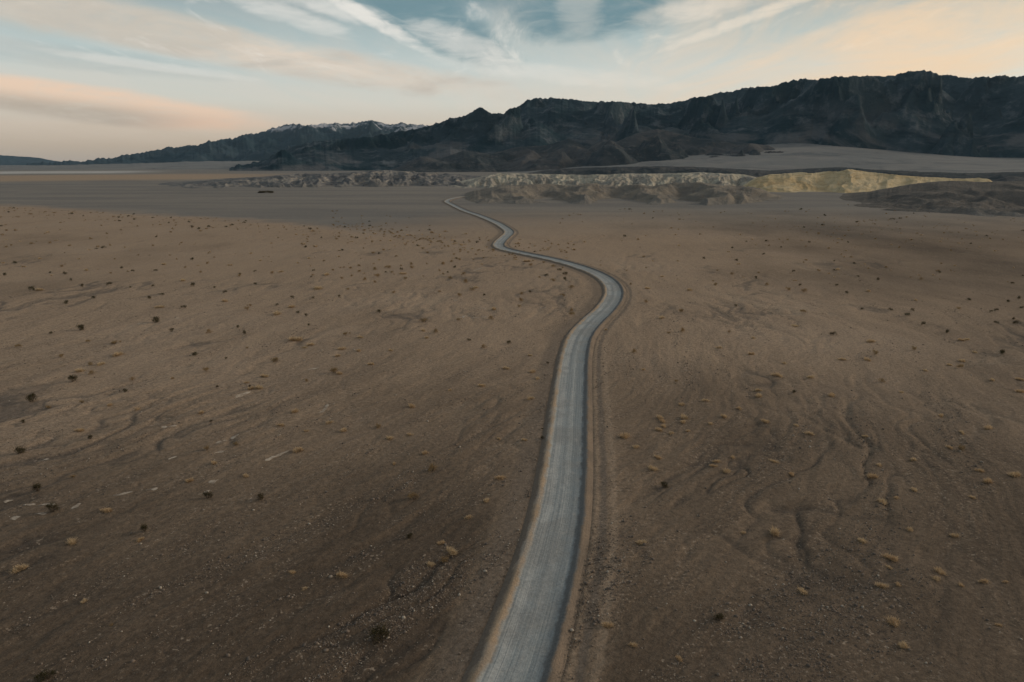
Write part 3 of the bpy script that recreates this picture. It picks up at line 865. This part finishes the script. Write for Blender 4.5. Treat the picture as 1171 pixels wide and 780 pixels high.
PL = """d:6,316,5 17,302,5 74,314,5 81,321,4 94,328,5 36,332.5,7 76,347,7 107,341,5 125.5,326,7 149,329,3 152,311,4 178,310,4 175,327,4 185,337,5 171,342,6 221,327,7 210,352,6 178,367,10 92,376.5,10 196,377.5,7 58,381,5
222.6,406.7,8 84,436.4,10 143,448.7,6 36,458,13 257.4,335,5 245.5,329,4 292,325,4 356,317,3 334,341,5 358,341.6,4 388,339,4 433,357,6 317,349.4,4 341,358,5 350,361.5,5 353.4,373,4 272,375,5 279.6,382,7 259,411,4 248.6,443,4 286,443,4
26,483,6 104,503,7 23,518.6,12 43.7,561.4,12 60,586,14 238,570.6,12 241.5,482.7,4 298,573,11 620,501,5 620,491,3 554,338,4 536,390,5 581.6,393,6 626,416,4 625,315.5,5 639.5,310,5 646,315,6 645.6,321,6 606,333.7,4 864,318,5 907.4,311,4 915,327,4 841,350,4 908,449,6
953,382.7,8 968,336,5 986,354,4 957,327,4 1004,320,5 1043,356,5 1037,361.5,6 1056,372,7 1083,381,6 1108,344,5 1158,324,4 1152.6,346,5 1165,342,5 1168.6,353,5 1139,356,5 1133,357,4 1139,371,6 1162,370,8 1159,365,4 1146,404.6,8 1018,355,5
759,554,10 822,709,14 166,608,12 53,777,18 469,616,9 433,731,24
o:71,306,5 239,381,8 101,390,6 132,391.7,10 21.5,396.4,8 70,407.7,8 103,417,8 105,428,8 151,435,7 198,434,5 236,425.5,9 311,312.7,5 274,316,5 401,307.6,6 411,311,5 429,308.6,7 432,316.4,9 417,320,6 429,322.5,5 391,319,5 402,315.6,4 398,331,5
285.5,350,5 282.7,354,7 396,384,8 282.5,399,4 315,414,11 382.5,427,11 351,437,6 94,461,6 55,465,7 84,546,7 237,516,8 432,490,8 270,510,8 494.6,538,13 473,571,14 438.5,286,4 427,289.6,6 483.6,284.5,5 535.5,289,3 553,295,3 525,297.6,5 516,299.5,5
445,306.7,7 447.7,312,5 470.7,302.6,6 471,307,6 463.7,319,6 502.7,310,4 507,314,4 515,318,6 530,314,6 533,322.5,9 540,332,8 503,334,5 525.6,338.5,8 450,334,6 484.6,368,11 498,380.5,8 553,398.6,7 524.6,366.6,7 561,365,7 596,343.6,7 594,351,6
606.7,304,7 622,301,5 633,306,7 633,321.6,8 653,330,7 643.6,338,6 653,354.5,7 654.5,360,8 596,336,7 617,317.5,4 739,346,6 779,356,8 780,378.6,8 724.5,403,9 818,326,6 877,326,6 919,334,9 901,332,8 919,357.4,9 833.6,379.6,5 765,381,5 836.7,314,6 721,325.6,4 773,436,5
1044.5,400.5,8 1000,406,9 1097,420.6,9 1009,437,8 1053,319.5,5 1096,354,6 1099,514.5,10 128,716,5 508,642,13
t:44,332,8 134,405.6,14 114,416.5,10 91,424.5,9 98,310,5 188,302.6,5 208,321,7 183,351,10 322,310.7,6 375,314,9 363.5,330,11 334,351,8 315,359,11 257,344.5,7 337.4,390,14 349,398,6 355,395,9 411,387,7 391,400,9 386,407.7,7 424,417,7 388,428.5,7 304,431,9
287,445.6,9 296,445,9 282,439,6 409,402,6 126.6,464,7 158.6,467,10 91.7,493,9 123,585,12 217.4,552,9 230,473,7 338,472,10 376,484.5,8 394,494,10 350,494,6 321.5,488,8 342,517,11 245.6,531,8 450,531,5 281,545.6,8 445,502,7 515,447,5 472,465.6,9 468,498,7 485,518.6,9
572,548,10 555,573,8 536,593,8 606,456,8 569.5,501,5 599,503.6,7 550,441.6,8 460,313,8 544,329,7 483.6,378.5,6 487.7,387,5 563.6,353.4,8 447.7,401,6 578,422,8 609.7,425.6,8 615.5,433.4,7 605.6,407,5 602.5,299.5,8 755.6,363,8 822,397.4,7 859,405,8 861,386,6 908.5,372,8
890,429,11 927,432,9 898,415,6 868.5,453,9 867,445.6,8 806,458,8 788,332,6 740,330,6 736,423,5 693,377,4 992.6,412,11 963,411,8 994.6,391,9 1058,424.5,6 1101,413,8 1085,417.5,6 1135,436,7 1166,434,9 1031,449,5 952.6,453,10 1099,390,7 1106,389,6 1114.6,402,5 992.6,333,6
957,308,7 1048,344,5 1167,449,9 780,462.6,7 756,478,9 757,482,8 757.7,487,7 752.6,492,8 783,477.5,10 780,482,8 767,495,8 787,493,6 812.5,485,7 828,477,8 844,467,7 876,482,9 910.5,487,6 925.5,495,9 715,499.5,11 728,511,8 746,536,11 753.6,523,8 820,527.6,8 815.5,533,8
831.5,537,10 839,522,7 884,527,10 904,540.5,8 1075,474,8 1129,488.6,12 1101,495,8 989.5,499.5,6 1044,525,8 998.7,545,11 1044,559.6,9 1009,573,11 1120,538,9 1128,550,11 1162,544.6,13 1004,531,7 1086,512,8 1026,570,6 1112.6,568,7 695,717,12 919,675,13 734,621,11 724,739,10
778,753,8 887,609,14 849.6,606.6,7 1020,636,15 1074.6,651,13 1071.5,660,9 1100,668,8 1126,665,10 1150.5,665.5,6 1009,669,12 1022,709.6,14 1031.5,736,13 1142,713,8 1018,646,8 1028.5,668,7 1092,610.7,10 1041,604,9 986,618.6,9 160,618,8 80,621.5,13 21.5,648,14 95,688,8
518.5,631,13 492,645.5,9 504,621,9 390,660.5,12 335,655,8 348,674,6"""
plants = []
kind_now = None
for tok in PL.split():
    if ':' in tok: kind_now, tok = tok.split(':')
    a, b, w = map(float, tok.split(','))
    plants.append([kind_now, a, b, w])
n_hand = len(plants)
for k in 'dot': print(k, sum(p[0] == k for p in plants))
# the smaller growth further out: along the terrace edge, in the wash and beyond the bends
edge_y = lambda x: np.interp(x, [0, 130, 260, 400, 470, 560], [235, 243, 250, 262, 262, 258])
extra = []


def far_ok(px, py):
    x, y = gnd(px, py)
    return abs(road_signed(np.array([x]), np.array([y]))[0]) > 6.5


def sow(n, f, mixk, wlo, whi):
    c_ = 0
    while c_ < n:
        px, py = f()
        if not far_ok(px, py): continue
        k = random.choices('dot', mixk)[0]
        extra.append([k, px, py, random.uniform(wlo, whi)]); c_ += 1


def f1():
    x = random.uniform(0, 420); return x, edge_y(x) + abs(random.gauss(0, 6)) + .5


def f2():
    x = random.uniform(380, 600); return x, random.gauss(255 + (x - 380) * .16, 7)


def f3():
    x = random.uniform(0, 560); return x, edge_y(x) + 4 + random.uniform(0, 1) ** 1.3 * (312 - edge_y(x))


def f4():
    return random.uniform(640, 1171), 238 + random.uniform(0, 1) ** 1.2 * 85


def f5():
    return random.uniform(582, 660), random.uniform(272, 300)


def f6():
    return random.uniform(860, 1171), random.gauss(262, 11)


sow(60, f1, (.15, .6, .25), 2.2, 3.6)
sow(150, f2, (.08, .57, .35), 2.2, 4.2)
sow(150, f3, (.14, .46, .4), 2.4, 4.8)
sow(130, f4, (.2, .4, .4), 2.2, 4.4)
sow(30, f5, (.1, .6, .3), 2.4, 4.0)
sow(70, f6, (.1, .5, .4), 2.2, 3.6)
# individuals: at most 300 of a kind, the largest first
LIM = 298
far_rest = []
for k in 'dot':
    have = sum(p[0] == k for p in plants)
    ex_ = sorted([e for e in extra if e[0] == k], key=lambda e: -e[2])
    room = max(0, LIM - have)
    plants += ex_[:room]; far_rest += ex_[room:]
for _ in range(420):
    far_rest.append([random.choices('dot', (.15, .5, .35))[0], *random.choice((f1, f2, f3, f4, f6))(), random.uniform(1.4, 2.6)])

# ---- labels
NUMW = "zero one two three four five six seven eight nine ten eleven twelve thirteen fourteen fifteen sixteen seventeen eighteen nineteen".split()
TENS = "zero ten twenty thirty forty fifty sixty seventy eighty ninety".split()


def words_n(n):
    if n >= 100: return "a hundred"
    if n < 20: return NUMW[n]
    return TENS[n // 10] + ("" if n % 10 == 0 else "-" + NUMW[n % 10])


LOOK = {'d': ('creosote_bush', 'bush', 'dark green bush', 'dark bushes scattered over the desert floor'),
        'o': ('olive_bush', 'bush', 'olive brown bush', 'olive brown bushes scattered over the desert floor'),
        't': ('grass_tuft', 'grass tuft', 'straw coloured grass tuft', 'straw coloured tufts scattered over the desert floor')}
HAND = {(433, 731): "largest dark leafy bush, with tan twigs on its sunny side, near the bottom edge",
        (53, 777): "dark bush cut off by the bottom edge of the photo",
        (822, 709): "lone dark bush with ochre twigs on gravel, lower of two just right of road",
        (759, 554): "lone thin dark bush with upright twigs, upper of two just right of road",
        (469, 616): "small dark bush just above the pale tuft and olive bush pair left of the road",
        (166, 608): "dark bush on the brink of a gravel channel with a straw tuft just below it",
        (298, 573): "dark bush standing alone right of the bush beside two pale mud streaks",
        (238, 570.6): "dark bush at the end of a channel right below two pale mud streaks",
        (60, 586): "wide dark bush surrounded by several pale mud streaks near the left edge",
        (43.7, 561.4): "flat dark bush just above the cluster of pale mud streaks near the left edge",
        (518.5, 631): "palest round straw tuft, directly above an olive bush left of the road",
        (508, 642): "olive bush directly below the palest round straw tuft",
        (492, 645.5): "low straw tuft just left of the olive bush below the palest tuft",
        (504, 621): "low straw tuft just above left of the palest round tuft",
        (473, 571): "large rusty olive bush casting a soft shadow, lower of a pair left of the road",
        (494.6, 538): "large low olive bush, upper of a pair of big olive bushes left of the road",
        (695, 717): "pale straw tuft nearest the road on its right side at the bottom",
        (390, 660.5): "loose faded straw tuft on bare brown silt between left channels and road",
        (887, 609): "bright straw tuft with a curved streak trailing left, on dark gravel right of road",
        (919, 675): "pointed bright straw tuft beside a dark channel, lower right",
        (1020, 636): "largest bright straw tuft, on the lip of a dark channel at lower right",
        (21.5, 648): "rusty straw tuft among gravel near the lower left edge",
        (80, 621.5): "broad rusty straw tuft on a gravel bar at lower left",
        (620, 501): "lower of two dark bushes touching the left road berm",
        (620, 491): "upper and smaller of two dark bushes touching the left road berm",
        (626, 416): "small dark bush on the grey verge left of the road below the wide bend"}
pts_all = [(p[1], p[2], p[0]) for p in plants]


def describe(i, p, fine):
    k, px, py, w = p
    x, y = gnd(px, py); real = w * depth_of(x, y) / FPX
    size = "tiny" if w < 3.2 else "small" if w < 6 else "mid-sized" if w < 10 else "large"
    near = ""
    for (qx, qy, qk) in pts_all:
        if (qx, qy) != (px, py) and qk != k and abs(qx - px) < 11 and abs(qy - py) < 6 and py > 300:
            near = {'d': " beside a dark bush", 'o': " beside an olive bush", 't': " beside a straw tuft"}[qk]; break
    fx = int(round(px / PW * 100)); fy = int(round(py / PH * 100))
    if fine: fx, fy = px / PW * 100, py / PH * 100
    nm = LOOK[k][2]
    if not fine:
        return f"{size} {nm}{near}, {words_n(fx)} percent across and {words_n(fy)} percent down"
    ax_, bx_ = int(fx), int((fx % 1) * 10); ay_, by_ = int(fy), int((fy % 1) * 10)
    return f"{size} {nm}, {words_n(ax_)} point {NUMW[bx_]} percent across, {words_n(ay_)} point {NUMW[by_]} percent down"


labels = [HAND.get((p[1], p[2])) or describe(i, p, False) for i, p in enumerate(plants)]
cnt = {}
for l in labels: cnt[l] = cnt.get(l, 0) + 1
labels = [l if cnt[l] == 1 else describe(i, plants[i], True) for i, l in enumerate(labels)]

near_ids = {i for i, p in enumerate(plants[:n_hand]) if p[0] in 'do' and p[2] > 440 or (p[0] in 'do' and p[3] >= 10)}
gx = np.array([gnd(p[1], p[2]) for p in plants])
gz = ground_h(gx[:, 0], gx[:, 1], road_signed(gx[:, 0], gx[:, 1]))
for i, p in enumerate(plants):
    k, px, py, w = p
    nm, cat, _, grp = LOOK[k]
    x, y = gx[i]; dep = depth_of(x, y)
    sc = w * dep / FPX * (1.3 if k != 't' else 1.3)
    rz = random.uniform(0, 6.28)
    sz = sc * random.uniform(.8, 1.1) * (min(1.0, (2.4 / sc)) ** .6)
    vi = random.randrange(4)
    if i in near_ids:
        o = link(nm, None)
        o.empty_display_size = .2
        a = link("foliage", PROTO[k][vi], parent=o)
        b = link("stems", STEM[k][vi], parent=o)
    elif i < n_hand:
        o = link(nm, PROTO[k][vi])
    else:
        o = link(nm, LITE[k][vi % 3])
    o.location = (x, y, gz[i] - .02); o.rotation_euler = (0, 0, rz); o.scale = (sc, sc * random.uniform(.75, 1.1), sz)
    o["label"] = labels[i]; o["category"] = cat; o["group"] = grp

# the rest of the far growth, too fine to count
Vs = []; Fs = []; Ts = []; nV = 0; mi = []
fx_ = np.array([gnd(p[1], p[2]) for p in far_rest]); fz_ = ground_h(fx_[:, 0], fx_[:, 1])
for i, p in enumerate(far_rest):
    x, y = fx_[i]
    V, F, T = blade_cloud(40, 1.0, .42, .10, 'bush', 3000 + i)
    s = p[3] * depth_of(x, y) / FPX
    Vs.append(V * np.array([s, s, s * .8]) + np.array([x, y, fz_[i]])); Fs.append(F + nV); nV += len(V); Ts.append(T)
me = tri_mesh("far_scrub", np.vstack(Vs), np.vstack(Fs), dict(tone=np.concatenate(Ts)))
o = link("far_undergrowth", me, mat_salt, "stuff")
o["label"] = "fine scrub dotted over the far desert floor"

# ---- the dark thicket out on the grey wash
tx, ty = gnd(305, 220.0); tz = float(ground_h(np.array([tx]), np.array([ty]))[0])
th = link("mesquite_thicket", None); th.location = (tx, ty, tz)
th["label"] = "long low dark green thicket alone on the grey wash, left of centre"; th["category"] = "thicket"
rgt = np.random.default_rng(77)
V = []; F = []; T = []
for q in range(16):
    cx = rgt.uniform(-11, 11); cy = rgt.uniform(-5, 5); hh = rgt.uniform(2.6, 5.0) * (1 - .4 * abs(cx) / 11)
    v_, f_, t_ = blade_cloud(420, rgt.uniform(5, 8), hh, .22, 'bush', 1200 + q)
    F.append(f_ + sum(map(len, V))); V.append(v_ + np.array([cx, cy, 0])); T.append(t_)
link("foliage", tri_mesh("thicket_foliage", np.vstack(V), np.vstack(F), dict(tone=np.concatenate(T))), mat_creo, parent=th)
V = []; F = []; n0 = 0
for q in range(14):
    v_, f_ = stems(3, 2.2, 5, 1300 + q, .07); v_ = v_ + np.array([rgt.uniform(-10, 10), rgt.uniform(-4, 4), 0])
    V.append(v_); F.append(f_ + n0); n0 += len(v_)
link("trunks", tri_mesh("thicket_trunks", np.vstack(V), np.vstack(F)), mat_stem, parent=th)

# ================================================================== STONES
ico = []
t = (1 + 5 ** .5) / 2
IV = np.array([(-1, t, 0), (1, t, 0), (-1, -t, 0), (1, -t, 0), (0, -1, t), (0, 1, t), (0, -1, -t), (0, 1, -t), (t, 0, -1), (t, 0, 1), (-t, 0, -1), (-t, 0, 1)]) / math.hypot(1, t)
IF = np.array([(0, 11, 5), (0, 5, 1), (0, 1, 7), (0, 7, 10), (0, 10, 11), (1, 5, 9), (5, 11, 4), (11, 10, 2), (10, 7, 6), (7, 1, 8), (3, 9, 4), (3, 4, 2), (3, 2, 6), (3, 6, 8), (3, 8, 9), (4, 9, 5), (2, 4, 11), (6, 2, 10), (8, 6, 7), (9, 8, 1)])
NST = 80000
N0 = NST * 5
aa = np.radians(rng.uniform(-50, 50, N0)); rd = 38 + 230 * rng.uniform(0, 1, N0) ** 1.7
sx, sy = rd * np.sin(aa), rd * np.cos(aa)
v_, u_ = flow(sx, sy)
dens = sstep(-.05, .45, fbm(v_ / 6, u_ / 40, 3, 201) + .35 * fbm(sx / 3, sy / 3, 2, 202))
dens = .03 + dens ** 2
sdd = road_signed(sx, sy)
keep = (rng.uniform(0, 1, N0) < dens) & (np.abs(sdd) > 3.8)
ii = np.nonzero(keep)[0][:NST]
sx, sy, sdd = sx[ii], sy[ii], sdd[ii]
sz_ = ground_h(sx, sy, sdd)
size = .04 + .03 * rng.pareto(2.8, len(ii)); size = np.clip(size, .03, .19)
n = len(ii)
sc3 = size[:, None] * rng.uniform(.65, 1.3, (n, 3)) * np.array([1, 1, .75])
Vn = IV[None] * sc3[:, None, :] * rng.uniform(.75, 1.2, (n, 12, 1))
ro = rng.uniform(0, 6.28, n); cs, sn_ = np.cos(ro)[:, None], np.sin(ro)[:, None]
Vx = Vn[..., 0] * cs - Vn[..., 1] * sn_; Vy = Vn[..., 0] * sn_ + Vn[..., 1] * cs
Vn = np.stack([Vx + sx[:, None], Vy + sy[:, None], Vn[..., 2] + (sz_ + size * .15)[:, None]], -1).reshape(-1, 3)
Fn = (IF[None] + (np.arange(n) * 12)[:, None, None]).reshape(-1, 3)
tone = np.repeat(rng.uniform(0, 1, n), 12)
mat_stone, g = new_mat("desert_stone")
t_ = g.attr('tone')
c = g.mix(g.rng(t_, 0, .6, smooth=False), (.085, .074, .065), (.175, .14, .112))
c = g.mix(g.rng(t_, .86, .97), c, (.36, .32, .265))
c = g.mix(1.0, c, g.mix(g.noise(g.pos(), 9, 3, .6), (.7, .7, .7), (1.25, 1.25, 1.25)), 'MULTIPLY')
g.surface(c, .9, .15)
o = link("gravel_pebbles", tri_mesh("pebbles", Vn, Fn, dict(tone=tone)), mat_stone, "stuff")
o["label"] = "loose stones strewn along the old flood channels"

# ================================================================== SUN, SKY
SUN_AZ, SUN_EL = 72.0, 17.0
sun_d = bpy.data.lights.new("sun", 'SUN')
sun_d.energy = 1.5; sun_d.angle = R(10.5); sun_d.color = (1.0, .86, .70)
sun = bpy.data.objects.new("sun", sun_d)
from mathutils import Vector
dirv = Vector((math.sin(R(SUN_AZ)) * math.cos(R(SUN_EL)), math.cos(R(SUN_AZ)) * math.cos(R(SUN_EL)), math.sin(R(SUN_EL))))
sun.rotation_euler = dirv.to_track_quat('Z', 'Y').to_euler()
COL.objects.link(sun)

w = bpy.data.worlds.new("World"); scene.world = w; w.use_nodes = True
g = NT(w.node_tree)
D = g.node('ShaderNodeTexCoord').outputs['Generated']
dx, dy, dz = g.sep(D)
el = g.m('MULTIPLY', g.m('ARCSINE', dz), 57.29578)
azd = g.m('MULTIPLY', g.m('ARCTAN2', dx, dy), 57.29578)
sky = g.node('ShaderNodeTexSky', sky_type='NISHITA')
sky.sun_disc = False; sky.sun_elevation = R(SUN_EL); sky.sun_rotation = R(SUN_AZ); sky.dust_density = 2.0; sky.air_density = 1.0; sky.ozone_density = 1.0


def lin(r_, g_, b_):
    f = lambda c: (c / 255 / 12.92) if c / 255 <= .04045 else ((c / 255 + .055) / 1.055) ** 2.4
    return (f(r_), f(g_), f(b_))


ramp = g.node('ShaderNodeValToRGB')
cr_ = ramp.color_ramp
stops = [(0.0, lin(172, 158, 144)), (1.2, lin(190, 170, 148)), (2.6, lin(208, 188, 166)), (4.5, lin(206, 203, 191)), (7.0, lin(188, 197, 193)), (9.5, lin(150, 172, 174)), (12.5, lin(104, 132, 140)), (25, lin(92, 116, 128)), (60, lin(80, 100, 116))]
while len(cr_.elements) < len(stops): cr_.elements.new(.5)
for e, (p_, c_) in zip(cr_.elements, stops):
    e.position = p_ / 60; e.color = (*c_, 1)
g.put(ramp.inputs[0], g.m('DIVIDE', el, 60.0, clamp=True))
base = g.mix(.82, g.mix(1.0, sky.outputs[0], (.1, .1, .1), 'MULTIPLY'), ramp.outputs[0])
# cloud deck coordinates: streets of cirrus running away from the camera
zz_ = g.m('ADD', g.m('MAXIMUM', dz, 0.0), .045)
cx = g.m('DIVIDE', dx, zz_); cy = g.m('DIVIDE', dy, zz_)
CXY = g.comb(g.m('SUBTRACT', cx, g.m('MULTIPLY', cy, .06)), cy)
st1 = g.noise(g.scale(CXY, .9, .26), 1.0, 7, .6, 1.4)
st2 = g.noise(g.scale(CXY, 2.3, .62), 1.0, 7, .64, 1.7)
st3 = g.noise(g.scale(CXY, .35, .10), 1.0, 3, .5, .3)
# warm glow of the sun side in the clouds
warm = g.rng(azd, -8, 34)
peach = g.mix(warm, lin(214, 196, 180), lin(230, 198, 160))
white = g.mix(warm, lin(218, 214, 206), lin(228, 208, 182))
# thin veil
low_fade = g.rng(el, .5, 3.0)
hi_fade = g.rng(el, 40, 13)
veil = g.m('MULTIPLY', g.m('MULTIPLY', g.rng(st1, .22, .70), low_fade), g.m('ADD', .25, g.m('MULTIPLY', warm, .72)))
col = g.mix(veil, base, peach)


def blob(px, py, pw, phh, ang, soft, nz, k):
    """a cloud bank at one place in the sky, its edge torn by noise"""
    a0, e0 = ray(px, py)
    su, sv_ = pw / FPX * 57.3 * math.cos(R(a0)) ** 1, phh / FPX * 57.3
    A_ = g.m('SUBTRACT', azd, a0); E_ = g.m('SUBTRACT', el, e0)
    ca, sa = math.cos(R(ang)), math.sin(R(ang))
    u = g.m('DIVIDE', g.m('ADD', g.m('MULTIPLY', A_, ca), g.m('MULTIPLY', E_, sa)), su)
    v = g.m('DIVIDE', g.m('SUBTRACT', g.m('MULTIPLY', E_, ca), g.m('MULTIPLY', A_, sa)), sv_)
    q = g.m('ADD', g.m('MULTIPLY', u, u), g.m('MULTIPLY', v, v))
    q = g.m('ADD', q, g.m('MULTIPLY', g.m('SUBTRACT', nz, .5), k))
    return g.m('MULTIPLY', g.rng(q, 1.0 + soft, max(.0, 1.0 - soft)), g.rng(g.m('ADD', g.m('MULTIPLY', nF, .6), g.m('MULTIPLY', st2, .4)), .30, .56, .45, 1.0)), v


AE = g.comb(azd, g.m('MULTIPLY', el, 3.2))
nA = g.noise(g.scale(AE, .10, .12), 1.0, 6, .58, .6)
nF = g.noise(g.scale(AE, .26, .34), 1.0, 7, .66, 1.4)
nB = g.noise(g.scale(AE, .35, .40), 1.0, 5, .6, .8)
# open blue gaps high up
for (px, py, pw, phh, ang, op) in ((492, 20, 85, 24, -24, .9), (690, 8, 95, 26, 8, .95), (560, -30, 190, 30, 0, .7), (410, 2, 60, 14, -30, .6), (90, 66, 150, 10, -3, .18), (760, -25, 120, 22, 15, .5)):
    mk, _ = blob(px, py, pw, phh, ang, .75, st2, 2.4)
    col = g.mix(g.m('MULTIPLY', mk, op), col, lin(100, 128, 136))
# long band from the upper left
mk, _ = blob(225, 45, 330, 17, -8, .7, nA, 2.6)
col = g.mix(g.m('MULTIPLY', mk, .85), col, g.mix(g.rng(nA, .35, .65), lin(186, 174, 160), lin(212, 196, 178)))
mk, _ = blob(70, 12, 190, 20, -5, .8, nA, 2.2)
col = g.mix(g.m('MULTIPLY', mk, .5), col, lin(186, 180, 168))
# lens cloud at the left, grey below and pink towards the light
mk, v = blob(105, 119, 185, 16, -5, .5, nA, 1.9)
under = g.rng(v, .5, -.5)
lens = g.mix(under, lin(226, 194, 166), g.mix(g.rng(azd, -30, -21), lin(176, 160, 142), lin(222, 184, 154)))
col = g.mix(g.m('MULTIPLY', mk, .85), col, lens)
# bright wisps
for (px, py, pw, phh, ang, op) in ((425, 22, 62, 6, -27, .8), (385, 8, 55, 9, -12, .6), (330, 18, 60, 8, -14, .5), (530, 50, 55, 12, -18, .55), (663, 2, 22, 30, 3, .3), (778, 3, 22, 12, 8, .3), (880, 12, 90, 5, 17, .6), (800, 8, 60, 10, 8, .45), (180, 76, 90, 4, -5, .4),
                                  (640, 85, 120, 8, -6, .35), (960, 38, 120, 9, 14, .35), (1090, 45, 100, 30, 10, .4)):
    mk, _ = blob(px, py, pw, phh, ang, .85, nB, 2.6)
    col = g.mix(g.m('MULTIPLY', mk, op), col, white if px < 900 else peach)
wisp = g.m('MULTIPLY', g.m('MULTIPLY', g.rng(st2, .54, .74), g.rng(el, 5, 8)), .45)
col = g.mix(wisp, col, white)
# high overcast overhead (outside the frame)
over = g.m('MULTIPLY', g.rng(el, 13, 24), .55)
col = g.mix(over, col, g.mix(st3, lin(104, 122, 134), lin(150, 158, 162)))
below = g.rng(el, 0, -2)
col = g.mix(below, col, lin(120, 108, 98))
sc_ = g.node('ShaderNodeVectorMath', operation='SCALE'); g.put(sc_.inputs[0], col); sc_.inputs[3].default_value = 10.0
bg = g.node('ShaderNodeBackground'); g.put(bg.inputs[0], sc_.outputs[0]); bg.inputs[1].default_value = 0.1
ow = g.node('ShaderNodeOutputWorld'); g.l.new(bg.outputs[0], ow.inputs['Surface'])

# ================================================================== HAZE
hm, g = new_mat("haze")
pv = g.node('ShaderNodeVolumePrincipled')
pv.inputs['Color'].default_value = (.50, .76, 1.0, 1)
pv.inputs['Density'].default_value = 1.0e-5
pv.inputs['Anisotropy'].default_value = 0.2
oo = g.node('ShaderNodeOutputMaterial'); g.l.new(pv.outputs[0], oo.inputs['Volume'])
s = 27500; z0, z1 = -60, 1700
Vb = [(-s, -s, z0), (s, -s, z0), (s, s, z0), (-s, s, z0), (-s, -s, z1), (s, -s, z1), (s, s, z1), (-s, s, z1)]
Fb = [(0, 3, 2, 1), (4, 5, 6, 7), (0, 1, 5, 4), (1, 2, 6, 5), (2, 3, 7, 6), (3, 0, 4, 7)]
link("haze", tri_mesh("haze", Vb, Fb), hm, "stuff")

# ================================================================== RENDER SETTINGS
scene.render.engine = 'CYCLES'
scene.cycles.use_denoising = True
scene.cycles.max_bounces = 5; scene.cycles.diffuse_bounces = 3; scene.cycles.volume_bounces = 0
scene.view_settings.view_transform = 'Standard'; scene.view_settings.look = 'None'
scene.view_settings.exposure = 0.32; scene.view_settings.gamma = 1.0
